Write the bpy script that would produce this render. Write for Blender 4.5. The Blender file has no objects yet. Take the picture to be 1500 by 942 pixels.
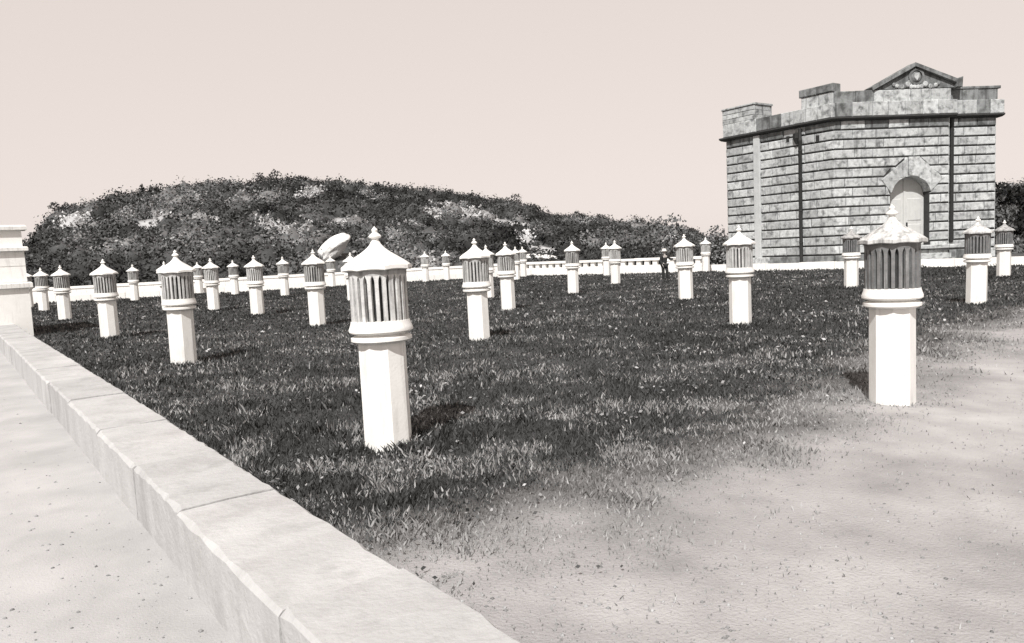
import bpy, bmesh, math, random
import numpy as np
from mathutils import Matrix, Vector
random.seed(7); rng = np.random.default_rng(11)
S = bpy.context.scene
COL = S.collection

# ------------------------------------------------------------------ camera, sky, sun
CAM_H = 1.80
RIGHT = Vector((0.99885541, -0.00441322, -0.04762771))
UP = Vector((0.04783174, 0.09215998, 0.99459472))
FWD = Vector((0.0, 0.99573443, -0.09226559))
FPX = 1102.9
cam = bpy.data.cameras.new('camera'); cam.sensor_width = 36; cam.lens = FPX / 1500 * 36
cam.clip_start = 0.05; cam.clip_end = 6000
camo = bpy.data.objects.new('camera', cam); COL.objects.link(camo)
camo.matrix_world = Matrix(((RIGHT.x, UP.x, -FWD.x, 0), (RIGHT.y, UP.y, -FWD.y, 0), (RIGHT.z, UP.z, -FWD.z, CAM_H), (0, 0, 0, 1)))
S.camera = camo

SUN_EL = math.radians(47); SUN_AZ = math.radians(180 + 17)   # compass azimuth of the sun, clockwise from +Y
w = bpy.data.worlds.new('World'); S.world = w; w.use_nodes = True
nt = w.node_tree; nt.nodes.clear()
sky = nt.nodes.new('ShaderNodeTexSky'); sky.sky_type = 'NISHITA'; sky.sun_disc = False
sky.sun_elevation = SUN_EL; sky.sun_rotation = SUN_AZ; sky.air_density = 1.0; sky.dust_density = 1.0; sky.ozone_density = 1.0
bw = nt.nodes.new('ShaderNodeRGBToBW')
tint = nt.nodes.new('ShaderNodeMix'); tint.data_type = 'RGBA'; tint.blend_type = 'MULTIPLY'; tint.inputs[0].default_value = 1
tint.inputs[7].default_value = (1.0, 0.895, 0.84, 1)
bg = nt.nodes.new('ShaderNodeBackground'); bg.inputs[1].default_value = 0.15
out = nt.nodes.new('ShaderNodeOutputWorld')
flat = nt.nodes.new('ShaderNodeMath'); flat.operation = 'POWER'; flat.inputs[1].default_value = 0.12     # bleached, even sky of an old plate
gain = nt.nodes.new('ShaderNodeMath'); gain.operation = 'MULTIPLY'; gain.inputs[1].default_value = 4.2
nt.links.new(sky.outputs[0], bw.inputs[0]); nt.links.new(bw.outputs[0], flat.inputs[0]); nt.links.new(flat.outputs[0], gain.inputs[0]); nt.links.new(gain.outputs[0], tint.inputs[6])
nt.links.new(tint.outputs[2], bg.inputs[0]); nt.links.new(bg.outputs[0], out.inputs[0])
sd = bpy.data.lights.new('sun', 'SUN'); sd.energy = 5.0; sd.angle = math.radians(0.6); sd.color = (1.0, 0.985, 0.97)
so = bpy.data.objects.new('sun', sd); COL.objects.link(so)
to_sun = Vector((math.sin(SUN_AZ) * math.cos(SUN_EL), math.cos(SUN_AZ) * math.cos(SUN_EL), math.sin(SUN_EL)))
so.rotation_euler = to_sun.to_track_quat('Z', 'Y').to_euler(); so.location = (-10, -30, 40)
S.view_settings.view_transform = 'Standard'; S.view_settings.look = 'None'
S.view_settings.exposure = 0.15; S.view_settings.gamma = 1.0

# ------------------------------------------------------------------ helpers
def ray(px, py):
    return FWD + RIGHT * ((px - 750) / FPX) - UP * ((py - 471) / FPX)
def on_z(px, py, z=0.0):
    d = ray(px, py); t = (z - CAM_H) / d.z
    return Vector((d.x * t, d.y * t, z))
def at_y(px, py, Y):
    d = ray(px, py); t = Y / d.y
    return Vector((d.x * t, Y, CAM_H + d.z * t))

def tag(o, label=None, cat=None, group=None, kind=None):
    if label: o['label'] = label
    if cat: o['category'] = cat
    if group: o['group'] = group
    if kind: o['kind'] = kind
    return o
def link(name, me, mat=None, parent=None):
    if mat is not None and not me.materials: me.materials.append(mat)
    o = bpy.data.objects.new(name, me); COL.objects.link(o)
    if parent: o.parent = parent
    return o
def empty(name, loc=(0, 0, 0), rz=0):
    o = bpy.data.objects.new(name, None); COL.objects.link(o); o.location = loc; o.rotation_euler = (0, 0, rz); o.empty_display_size = .2
    return o
def pyd(name, v, f, mat=None, parent=None, smooth=False):
    me = bpy.data.meshes.new(name); me.from_pydata([tuple(p) for p in v], [], f); me.update()
    bm = bmesh.new(); bm.from_mesh(me); bmesh.ops.recalc_face_normals(bm, faces=bm.faces); bm.to_mesh(me); bm.free()
    if smooth: me.polygons.foreach_set('use_smooth', [True] * len(me.polygons))
    return link(name, me, mat, parent)
def lathe_mesh(name, prof, seg=24, smooth=True, ang0=0.0, scal=None):
    v = []; f = []
    for r, z in prof:
        for k in range(seg):
            a = ang0 + 2 * math.pi * k / seg
            v.append((r * math.cos(a), r * math.sin(a), z))
    for i in range(len(prof) - 1):
        for k in range(seg):
            a = i * seg + k; b = i * seg + (k + 1) % seg
            f.append((a, b, b + seg, a + seg))
    f.append(tuple(range(seg))[::-1]); f.append(tuple((len(prof) - 1) * seg + k for k in range(seg)))
    me = bpy.data.meshes.new(name); me.from_pydata(v, [], f); me.update()
    if smooth:
        me.polygons.foreach_set('use_smooth', [True] * len(me.polygons))
        try: me.set_sharp_from_angle(angle=math.radians(38))
        except Exception: pass
    return me
def prism(name, poly, z0, z1, mat, parent=None):
    n = len(poly); v = [(p[0], p[1], z0) for p in poly] + [(p[0], p[1], z1) for p in poly]
    f = [tuple(range(n)), tuple(range(n, 2 * n))] + [(i, (i + 1) % n, n + (i + 1) % n, n + i) for i in range(n)]
    return pyd(name, v, f, mat, parent)
def sweep(name, pts, prof, mat, parent=None):
    """closed profile [(outward offset, z)] swept along an open plan polyline with mitred corners; outward = right-hand side of travel"""
    P = [Vector((p[0], p[1])) for p in pts]; n = len(P); v = []; f = []; m = len(prof)
    for i in range(n):
        if i == 0: d = (P[1] - P[0]).normalized(); nn = Vector((d.y, -d.x)); k = 1
        elif i == n - 1: d = (P[-1] - P[-2]).normalized(); nn = Vector((d.y, -d.x)); k = 1
        else:
            a = (P[i] - P[i - 1]).normalized(); b = (P[i + 1] - P[i]).normalized()
            na = Vector((a.y, -a.x)); nb = Vector((b.y, -b.x)); nn = (na + nb).normalized(); k = 1 / max(.3, nn.dot(na))
        for o, z in prof:
            q = P[i] + nn * (o * k); v.append((q.x, q.y, z))
    for i in range(n - 1):
        for j in range(m):
            a = i * m + j; b = i * m + (j + 1) % m
            f.append((a, b, b + m, a + m))
    f.append(tuple(range(m))); f.append(tuple((n - 1) * m + j for j in range(m)))
    return pyd(name, v, f, mat, parent)

def mat(name, c1, c2, scale=4.0, rough=.85, bump=.0, bscale=30., rand=0.0, streak=None, detail=8, blot=None, attr=None, spec=.3):
    """procedural: two tones by noise, optional vertical streaks, blotches, per-object tone, colour attribute, bump"""
    m = bpy.data.materials.new(name); m.use_nodes = True; t = m.node_tree; N = t.nodes; L = t.links
    b = N['Principled BSDF']; b.inputs['Roughness'].default_value = rough; b.inputs['Specular IOR Level'].default_value = spec
    tc = N.new('ShaderNodeNewGeometry')
    def noise(sc, det=8, vec=None, rg=.6):
        n = N.new('ShaderNodeTexNoise'); n.inputs['Scale'].default_value = sc; n.inputs['Detail'].default_value = det; n.inputs['Roughness'].default_value = rg
        L.new(vec or tc.outputs['Position'], n.inputs['Vector']); return n
    def mixc(fac, a, bb, typ='MIX'):
        x = N.new('ShaderNodeMix'); x.data_type = 'RGBA'; x.blend_type = typ
        if isinstance(fac, float): x.inputs[0].default_value = fac
        else: L.new(fac, x.inputs[0])
        for s, val in ((6, a), (7, bb)):
            if isinstance(val, tuple): x.inputs[s].default_value = (*val, 1)
            else: L.new(val, x.inputs[s])
        return x.outputs[2]
    def ramp(src, lo, hi):
        r = N.new('ShaderNodeMapRange'); r.inputs[1].default_value = lo; r.inputs[2].default_value = hi; r.clamp = True
        L.new(src, r.inputs[0]); return r.outputs[0]
    n1 = noise(scale, detail)
    col = mixc(ramp(n1.outputs[0], .3, .7), c1, c2)
    if attr:
        a = N.new('ShaderNodeAttribute'); a.attribute_name = attr
        g = mixc(ramp(n1.outputs[0], .25, .75), (.78, .78, .78), (1.2, 1.2, 1.2))
        col = mixc(1.0, a.outputs['Color'], g, 'MULTIPLY')
    if blot:
        bc, bs, lo, hi, amt = blot
        nb = noise(bs, 6); r = ramp(nb.outputs[0], lo, hi)
        mm = N.new('ShaderNodeMath'); mm.operation = 'MULTIPLY'; mm.inputs[1].default_value = amt; L.new(r, mm.inputs[0])
        col = mixc(mm.outputs[0], col, bc)
    if streak:
        sc, sca, lo, hi, amt = streak
        mp = N.new('ShaderNodeMapping'); mp.inputs['Scale'].default_value = (1, 1, .12); L.new(tc.outputs['Position'], mp.inputs[0])
        ns = noise(sca, 5, mp.outputs[0]); r = ramp(ns.outputs[0], lo, hi)
        mm = N.new('ShaderNodeMath'); mm.operation = 'MULTIPLY'; mm.inputs[1].default_value = amt; L.new(r, mm.inputs[0])
        col = mixc(mm.outputs[0], col, sc)
    if rand:
        oi = N.new('ShaderNodeObjectInfo'); mr = N.new('ShaderNodeMapRange'); mr.inputs[3].default_value = 1 - rand; mr.inputs[4].default_value = 1 + rand * .6
        L.new(oi.outputs['Random'], mr.inputs[0]); cb = N.new('ShaderNodeCombineColor')
        for k in range(3): L.new(mr.outputs[0], cb.inputs[k])
        col = mixc(1.0, col, cb.outputs[0], 'MULTIPLY')
    L.new(col, b.inputs['Base Color'])
    if bump:
        nb = noise(bscale, 8); bp = N.new('ShaderNodeBump'); bp.inputs['Strength'].default_value = bump; bp.inputs['Distance'].default_value = .02
        L.new(nb.outputs[0], bp.inputs['Height']); L.new(bp.outputs[0], b.inputs['Normal'])
    return m

M = {}
M['white'] = mat('white_paint', (.80, .79, .76), (.74, .73, .70), 6, .6, .15, 40, rand=.06, streak=((.42, .40, .38), 9, .56, .78, .6))
M['white_top'] = mat('white_paint_weathered', (.76, .75, .72), (.62, .61, .59), 9, .7, .2, 40, rand=.1, streak=((.30, .29, .28), 14, .52, .74, .7))
M['head'] = mat('weathered_lantern_paint', (.56, .555, .54), (.40, .395, .385), 11, .75, .3, 40, rand=.28, streak=((.13, .128, .125), 16, .46, .68, .8))
M['head_dark'] = mat('dark_weathered_lantern', (.20, .20, .20), (.12, .12, .12), 11, .8, .3, 40, streak=((.45, .45, .44), 14, .56, .72, .7))
M['drum_shade'] = mat('dark_drum_shade', (.03, .03, .03), (.05, .05, .05), 20, .9)
M['wallstone'] = mat('pale_limewashed_stone', (.45, .445, .44), (.36, .355, .35), 1.6, .9, .5, 22, rand=.09, blot=((.30, .29, .285), 2.2, .50, .72, .6), streak=((.25, .245, .24), 4, .52, .78, .6))
M['wallcore'] = mat('old_mortar', (.22, .21, .20), (.14, .135, .13), 9, .95, .4, 40)
M['path'] = mat('pale_path_concrete', (.44, .43, .425), (.33, .325, .32), 1.3, .95, .35, 70, blot=((.26, .255, .25), .7, .5, .75, .7), detail=10)
M['granite'] = mat('granite_block', (.52, .535, .535), (.33, .34, .34), 4.5, .9, 1.0, 7, rand=.24, blot=((.10, .104, .104), 2.8, .50, .68, .85), streak=((.09, .093, .093), 5.5, .56, .74, .7))
M['granite_dark'] = mat('stained_granite', (.26, .27, .27), (.15, .155, .155), 2.6, .95, .9, 9, rand=.22, blot=((.06, .062, .06), 2.0, .45, .66, .85), streak=((.05, .05, .05), 4, .5, .7, .7))
M['joint_and_shade'] = mat('dark_mortar_and_cornice_shade', (.055, .055, .055), (.035, .035, .035), 6, .95, .3, 20)
M['iron_and_shade'] = mat('black_iron_and_shade', (.018, .018, .018), (.028, .028, .028), 8, .6)
M['doorpaint'] = mat('pale_door_paint', (.52, .52, .50), (.44, .44, .43), 3, .6, .2, 20, streak=((.3, .3, .3), 7, .55, .8, .5))
M['palestone'] = mat('pale_dressed_stone', (.46, .47, .47), (.38, .39, .39), 2, .9, .5, 12, streak=((.2, .2, .2), 4, .55, .8, .6))
M['rock'] = mat('pale_rock', (.74, .73, .71), (.60, .59, .58), .9, .9, .9, 4, blot=((.25, .25, .24), 1.2, .56, .7, .6))
M['leaf'] = mat('leaf', (.05, .05, .05), (.05, .05, .05), 1.2, .7, attr='col', spec=.2)
M['blade'] = mat('grass_blade', (.05, .05, .05), (.05, .05, .05), 3.0, .75, attr='col', spec=.15)
M['terrain'] = mat('scrub_hillside_soil', (.05, .05, .05), (.05, .05, .05), .35, .95, .6, 2.0, attr='col')
M['lawn'] = mat('lawn_soil', (.05, .05, .05), (.05, .05, .05), 1.6, .95, .8, 45, attr='col', detail=12)
M['trunk'] = mat('bark', (.07, .065, .06), (.04, .04, .038), 6, .9, .6, 12)
M['cloth_dark'] = mat('dark_cloth', (.022, .022, .022), (.03, .03, .03), 12, .9)
M['skin'] = mat('skin', (.40, .37, .35), (.36, .33, .31), 6, .6)
M['hat'] = mat('white_straw', (.72, .70, .66), (.64, .62, .58), 20, .8)

# ------------------------------------------------------------------ numpy value noise (world space)
_tab = rng.random((64, 64, 4))
def vnoise(x, y, s=1.0, c=0):
    x = np.asarray(x) * s; y = np.asarray(y) * s
    xi = np.floor(x).astype(int); yi = np.floor(y).astype(int); fx = x - xi; fy = y - yi
    fx = fx * fx * (3 - 2 * fx); fy = fy * fy * (3 - 2 * fy); T = _tab[:, :, c]
    g = lambda a, b: T[a % 64, b % 64]
    return (g(xi, yi) * (1 - fx) + g(xi + 1, yi) * fx) * (1 - fy) + (g(xi, yi + 1) * (1 - fx) + g(xi + 1, yi + 1) * fx) * fy
def fbm(x, y, s=1.0, o=4, c=0):
    r = 0; a = .5; t = 0
    for k in range(o): r = r + a * vnoise(x, y, s * 2 ** k + .013 * k, (c + k) % 4); t += a; a *= .55
    return r / t
def sstep(x, a, b):
    t = np.clip((x - a) / (b - a), 0, 1); return t * t * (3 - 2 * t)
def set_col(me, c):
    a = me.color_attributes.new('col', 'FLOAT_COLOR', 'POINT')
    cc = np.ones((len(c), 4), np.float32); cc[:, :3] = c if c.ndim == 2 else c[:, None]
    a.data.foreach_set('color', cc.ravel())
def np_mesh(name, V, Q, C=None):
    """V (n,3), Q (m,k) faces with k corners"""
    me = bpy.data.meshes.new(name); m, k = Q.shape
    me.vertices.add(len(V)); me.vertices.foreach_set('co', V.astype(np.float32).ravel())
    me.loops.add(m * k); me.loops.foreach_set('vertex_index', Q.astype(np.int32).ravel())
    me.polygons.add(m); me.polygons.foreach_set('loop_start', np.arange(0, m * k, k, dtype=np.int32))
    me.update(calc_edges=True); me.validate()
    if C is not None: set_col(me, C)
    return me

# near parapet frame: D along the wall (away), NN across (towards the lawn)
DV = Vector((-.6, .8)); NV = Vector((.8, .6))
def dn(d, n): q = DV * d + NV * n; return (q.x, q.y)
# far wall plan (front face, lawn side)
FW = [(-34.0, 45.2), (0.0, 56.0), (31.0, 30.2)]

# ------------------------------------------------------------------ ground with the hill
SKY = [(p, q + (17 if 40 < p < 720 else 12 if 40 < p < 1000 else 4 if 40 < p < 1100 else 0)) for p, q in [(-900, 396), (-300, 398), (-60, 398), (25, 384), (60, 342), (85, 311), (130, 295), (210, 281), (300, 271), (390, 264), (440, 262), (500, 267), (560, 273), (640, 276), (700, 285), (770, 298), (800, 314), (850, 315), (900, 321), (940, 326), (1000, 339), (1045, 355), (1120, 352), (1250, 335), (1400, 306), (1470, 290), (1560, 280), (1800, 290), (2400, 310)]]
RA = []; RE = []
for px, py in SKY:
    d = ray(px, py); RA.append(math.atan2(d.x, d.y)); RE.append(d.z / math.hypot(d.x, d.y))
RA = np.array(RA); RE = np.array(RE); R0 = 66.0
def ridge_dist(az): return 150 + 14 * np.sin(az * 5.0 + .6)
def terrain_z(x, y):
    r = np.hypot(x, y); az = np.arctan2(x, y)
    D = ridge_dist(az); zr = CAM_H + np.interp(az, RA, RE) * D
    zr = np.where(np.abs(az) > 1.05, zr * np.clip((1.6 - np.abs(az)) / .55, 0, 1), zr)
    t = np.clip((r - R0) / (D - R0), 0, 1); up = np.sin(t * math.pi / 2) ** 1.15
    dn_ = 1 - sstep(r, D, D * 1.9)
    bump = (fbm(x, y, .06, 4) - .5) * 2.6 * sstep(r, R0, R0 + 25) * (1 - sstep(r, D * .85, D * .97))
    return np.where(r < R0, 0, np.maximum(zr, .2) * up * dn_ + bump * np.clip(zr / 10, 0, 1)) - .06
PALE = [(655, 303, 32, 10), (700, 322, 40, 13), (748, 332, 30, 12), (770, 352, 14, 10), (560, 284, 34, 6), (640, 318, 26, 8), (445, 290, 22, 8), (430, 345, 18, 12), (600, 330, 18, 8), (505, 335, 16, 8), (395, 335, 14, 9), (300, 330, 22, 7), (1000, 350, 10, 8), (880, 345, 12, 9), (230, 330, 30, 12), (120, 330, 18, 12), (800, 372, 26, 5), (985, 365, 16, 8)]
PALE_W = []
for px, py, a, b in PALE:
    d = ray(px, py); az = math.atan2(d.x, d.y); ur = Vector((d.x, d.y)).normalized()
    el = d.z / math.hypot(d.x, d.y)
    rr = np.arange(R0 + 1, 165, .4); zz = terrain_z(ur.x * rr, ur.y * rr); i = int(np.argmax(zz >= CAM_H + el * rr)) if np.any(zz >= CAM_H + el * rr) else len(rr) // 2
    r = rr[i]; PALE_W.append((ur.x * r, ur.y * r, a / FPX * r, max(4.0, b / FPX * r * 3.6)))
def pale_mask(x, y):
    m = np.zeros_like(np.asarray(x, float))
    for cx, cy, a, b in PALE_W:
        u = np.array([cx, cy]) / math.hypot(cx, cy); dx = np.asarray(x) - cx; dy = np.asarray(y) - cy
        al = dx * u[0] + dy * u[1]; ac = dx * u[1] - dy * u[0]
        q = (ac / a) ** 2 + (al / b) ** 2 + (fbm(x, y, .35, 3, 1) - .5) * 2.2
        m = np.maximum(m, 1 - sstep(q, .5, 1.2))
    return m
azs = np.linspace(-math.pi, math.pi, 361)[:-1]
azs = np.sort(np.concatenate([azs[np.abs(azs) > .95], np.linspace(-.95, .95, 420)]))
rs = np.concatenate([np.array([0.5, 8, 20, 35, 50, 60]), np.linspace(R0, 190, 110), np.array([200, 215, 235, 260, 290, 330, 420, 700, 1400, 3500])])
AA, RR = np.meshgrid(azs, rs, indexing='ij'); X = np.sin(AA) * RR; Y = np.cos(AA) * RR; Z = terrain_z(X, Y)
na, nr = AA.shape; idx = np.arange(na * nr).reshape(na, nr); nx = np.roll(idx, -1, 0)
Q = np.stack([idx[:, :-1], idx[:, 1:], nx[:, 1:], nx[:, :-1]], -1).reshape(-1, 4)
pm = pale_mask(X.ravel(), Y.ravel()); base = .045 + .05 * fbm(X.ravel(), Y.ravel(), .12, 4, 2)
me = np_mesh('ground', np.stack([X.ravel(), Y.ravel(), Z.ravel()], -1), Q, base * (1 - pm) + pm * (.28 + .25 * fbm(X.ravel(), Y.ravel(), .5, 3, 3)))
me.polygons.foreach_set('use_smooth', [True] * len(me.polygons))
tag(link('ground', me, M['terrain']), kind='structure')

# ------------------------------------------------------------------ lawn sheet and path sheets
def fade_mask(x, y):
    """image fade painted as pale ground towards the near right corner of the lawn"""
    s = y - 1.08 * x + (fbm(x, y, .55, 4) - .5) * 3.4 + (fbm(x, y, 2.6, 3, 1) - .5) * 1.3 - 1.7 * (1 - sstep(y, 4.2, 7.0))
    return (1 - sstep(s, 1.9, 6.3)) * (1 - sstep(y + (fbm(x, y, .4, 3, 2) - .5) * 4, 14.0, 20.0))
def lawn_ok(x, y):
    n = x * NV.x + y * NV.y
    yl = np.interp(x, [FW[0][0], FW[1][0], FW[2][0]], [FW[0][1], FW[1][1], FW[2][1]])
    return (n > 1.57) & (y < yl - .02)
# sheet as a grid in (n, along) clipped to the reservoir outline
gx = np.concatenate([np.linspace(-34, -8, 90)[:-1], np.linspace(-8, 16, 260), np.linspace(16, 40, 70)[1:]])
vs = []; L_ = len(gx); ts = np.concatenate([np.linspace(0, .35, 190), np.linspace(.35, 1, 130)[1:]])
Y0 = (1.565 - gx * NV.x) / NV.y; Y1 = np.interp(gx, [FW[0][0], FW[1][0], FW[2][0]], [FW[0][1], FW[1][1], FW[2][1]]) + .02
Y0 = np.maximum(Y0, -14); Y1 = np.maximum(Y1, Y0 + .01)
XX = np.repeat(gx[:, None], len(ts), 1); YY = Y0[:, None] + (Y1 - Y0)[:, None] * ts[None, :]
x_, y_ = XX.ravel(), YY.ravel()
zz = (fbm(x_, y_, .7, 4) - .5) * .05
pg = fade_mask(x_, y_)  # image fade, painted into the lawn colour as a pale zone
c_g = .022 + .045 * fbm(x_, y_, .9, 4, 1); c_p = .22 + .23 * fbm(x_, y_, 1.1, 5, 2)
colr = (c_g[:, None] * np.array([1, 1, 1.0]) * (1 - pg[:, None]) + pg[:, None] * c_p[:, None] * np.array([1.03, .995, .98]))
idx = np.arange(XX.size).reshape(XX.shape)
Q = np.stack([idx[:-1, :-1], idx[1:, :-1], idx[1:, 1:], idx[:-1, 1:]], -1).reshape(-1, 4)
me = np_mesh('lawn', np.stack([x_, y_, zz], -1), Q, colr); me.polygons.foreach_set('use_smooth', [True] * len(me.polygons))
tag(link('lawn', me, M['lawn']), kind='structure')
prism('path', [dn(-16, -3.0), dn(-16, 1.0), dn(27.5, 1.0), dn(27.5, -3.0)], -.3, 0.0, M['path'])
tag(bpy.data.objects['path'], kind='structure')
tag(sweep('far_path', FW, [(-.2, -.3), (-4.0, -.3), (-4.0, .0), (-.2, .0)], M['path']), kind='structure')

# ------------------------------------------------------------------ near parapet wall of separate coping stones
def stone_bar(name, d0, d1, n0, n1, z0, z1, m, parent, ch=.012, jit=0):
    j = lambda: random.uniform(-jit, jit)
    v = []
    for z, c in ((z0, 0), (z1 - ch, 0), (z1, ch)):
        for a, b in ((d0 + c, n0 + c), (d1 - c, n0 + c), (d1 - c, n1 - c), (d0 + c, n1 - c)):
            x, y = dn(a + j() * .3, b + j()); v.append((x, y, z + (j() * .6 if z > z0 else 0)))
    f = [(0, 1, 2, 3), (8, 9, 10, 11)]
    for k in (0, 4): f += [(k + i, k + (i + 1) % 4, k + 4 + (i + 1) % 4, k + 4 + i) for i in range(4)]
    return pyd(name, v, f, m, parent)
def coping(d0, d1, n0, n1, z0, z1, m, parent, k=14):
    v = []; f = []; q = .004
    u = lambda a=q: random.uniform(-a, a)
    for i in range(k + 1):
        d = d0 + (d1 - d0) * i / k; c = .014 + abs(random.gauss(0, .008)); e = .012 if i in (0, k) and random.random() < .5 else 0
        c += e + (random.uniform(.006, .014) if random.random() < .12 else 0); c2 = .02 + abs(random.gauss(0, .01))
        for b, z in ((n0 + u(.002), z0), (n0 + u(), (z0 + z1) / 2 + u(.03)), (n0 + u(), z1 - c), (n0 + c, z1 + u(.003)), ((n0 + n1) / 2, z1 + u()), (n1 - c2, z1 + u(.003)), (n1 + u(), z1 - c2), (n1, z0)):
            v.append((*dn(d + (u() if 0 < i < k else 0), b), z))
    for i in range(k): f += [(i * 8 + j, i * 8 + (j + 1) % 8, i * 8 + 8 + (j + 1) % 8, i * 8 + 8 + j) for j in range(8)]
    f += [tuple(range(8)), tuple(k * 8 + j for j in range(8))]
    return pyd('coping_stone', v, f, m, parent)
pw = tag(empty('parapet_wall', (*dn(6, 1.27), 0)), 'long low wall of pale cracked stone blocks between path and lawn', 'wall')
def reparent(root):
    bpy.context.view_layer.update()
    inv = root.matrix_world.inverted()
    for ch in root.children: ch.matrix_parent_inverse = inv
stone_bar('wall_core', -15.9, 26.9, .995, 1.53, -.2, .375, M['wallcore'], pw, 0)
js = [-16, -14.3, -12.5, -10.6, -9.0, -7.2, -5.4, -3.6, -2.0, -.3, 1.3, 2.95, 4.6, 5.9, 7.5, 9.5, 11.3, 13.0, 14.8, 16.6, 18.3, 20.2, 22.0, 23.9, 26.0, 27.2]
for a, b in zip(js[:-1], js[1:]):
    gp = .004
    coping(a + gp, b - gp, .965 + random.uniform(-.012, .012), 1.56 + random.uniform(-.008, .01), -.15, .40 + random.uniform(-.01, .012), M['wallstone'], pw)
reparent(pw)

# ------------------------------------------------------------------ far low wall and outer parapet
def far_segment(A, B, label):
    A = Vector(A); B = Vector(B); L = (B - A).length; u = (B - A) / L; nrm = Vector((-u.y, u.x))   # outward, away from the lawn
    root = tag(empty('low_wall', (*((A + B) / 2), 0)), label, 'wall')
    k = int(L / 1.9); s = 0
    for i in range(k):
        a = A + u * (L * i / k + .006); b = A + u * (L * (i + 1) / k - .006); j = random.uniform(-.015, .015)
        prism('coping_stone', [a + nrm * j, b + nrm * j, b + nrm * .5, a + nrm * .5], -.15, .40 + random.uniform(-.015, .02), M['white'], root)
    reparent(root)
far_segment(FW[0], (-.15, 55.95), 'far low white wall under the hill, left of its bend')
bpy.data.objects['low_wall']['label'] = 'low white wall across the far edge of the lawn, below the hill'
far_segment((.1, 55.92), FW[2], 'low white wall at the far edge of the lawn, in front of the stone building')

def outer(A, B, label, pierced):
    A = Vector(A); B = Vector(B); L = (B - A).length; u = (B - A) / L; nrm = Vector((-u.y, u.x))
    root = tag(empty('outer_parapet', (*((A + B) / 2), 0)), label, 'wall')
    def seg(name, s0, s1, o0, o1, z0, z1, m):
        a = A + u * s0; b = A + u * s1
        return prism(name, [a + nrm * o0, b + nrm * o0, b + nrm * o1, a + nrm * o1], z0, z1, m, root)
    k = int(L / 2.4)
    for i in range(k):
        s0, s1 = L * i / k, L * (i + 1) / k
        seg('coping_stone', s0 + .006, s1 - .006, -.06, .42, .74, .90 + random.uniform(-.01, .015), M['white'])
        if pierced:
            seg('wall_panel', s0, s1, 0, .36, -.2, .42, M['white'])
            for q in range(4):
                c = s0 + (q + .5) * (s1 - s0) / 4
                seg('baluster_block', c - .17, c + .17, .04, .32, .42, .739, M['white_top'])
        else:
            seg('wall_panel', s0, s1, 0, .36, -.2, .739, M['white_top'])
    reparent(root)
off = 3.6
uL = (Vector(FW[1]) - Vector(FW[0])).normalized(); nL = Vector((-uL.y, uL.x)); uR = (Vector(FW[2]) - Vector(FW[1])).normalized(); nR = Vector((-uR.y, uR.x))
bis = (nL + nR).normalized(); CO = Vector(FW[1]) + bis * (off / bis.dot(nL))
outer(Vector(FW[0]) + nL * off, CO - uL * .3, 'solid white outer parapet with coping below the scrub hill, behind the low wall', False)
outer(CO + uR * .15, CO + uR * 15.6, 'white outer parapet pierced with small openings, running up to the stone building', True)

# ------------------------------------------------------------------ small white building at the end of the near wall
pv = tag(empty('gatehouse', (*dn(27.5, .5), 0)), 'small white moulded gatehouse at the end of the long low wall', 'gatehouse')
def pbox(name, d0, d1, n0, n1, z0, z1, m, ch=.0): return stone_bar(name, d0, d1, n0, n1, z0, z1, m, pv, ch)
pbox('base', 25.9, 29.6, -2.6, 1.98, -.1, 1.44, M['white'])
pbox('ledge', 25.80, 29.7, -2.7, 2.08, 1.44, 1.60, M['white_top'], .04)
pbox('wall', 25.95, 29.55, -2.55, 1.96, 1.60, 2.50, M['white'])
for k, (a, b) in enumerate(((-2.55, -1.2), (-1.19, .2), (.21, 1.2), (1.21, 1.96))):
    pbox('facing_stone', 25.93, 25.96, a, b, 2.06 + .01, 2.49, M['white']); pbox('facing_stone', 25.93, 25.96, a, b, 1.61, 2.05, M['white'])
pbox('cornice', 25.82, 29.68, -2.68, 2.06, 2.50, 2.62, M['white_top'], .03)
pbox('parapet', 25.98, 29.5, -2.5, 1.3, 2.62, 2.84, M['white'], .02)
pbox('pedestal', 25.96, 26.6, 1.3, 1.94, 2.62, 3.10, M['white'])
pbox('pedestal_cap', 25.84, 26.72, 1.14, 2.08, 3.10, 3.24, M['white_top'], .05)
reparent(pv)

# ------------------------------------------------------------------ ventilation posts
H = 2.1
oct0 = math.pi / 8
def octr(w): return w / 2 / math.cos(math.pi / 8)
me_shaft = lathe_mesh('shaft', [(octr(.425), -.15), (octr(.42), .0), (octr(.415), 1.0), (octr(.41), 1.03)], 8, False, oct0); 
me_ring = lathe_mesh('neck_ring', [(.20, 1.015), (.255, 1.025), (.285, 1.042), (.285, 1.072), (.25, 1.088), (.2, 1.09)], 32)
me_mould = lathe_mesh('base_moulding', [(.225, 1.085), (.225, 1.104), (.275, 1.112), (.298, 1.128), (.298, 1.15), (.292, 1.168), (.282, 1.195), (.275, 1.225), (.2, 1.232)], 32)
me_core = lathe_mesh('shade_core', [(.218, 1.20), (.218, 1.69)], 24)  # added dark core, stands in for the shade inside the hollow drum
me_band = lathe_mesh('head_band', [(.20, 1.652), (.271, 1.655), (.271, 1.69), (.282, 1.695), (.282, 1.722), (.2, 1.73)], 32)
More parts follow.
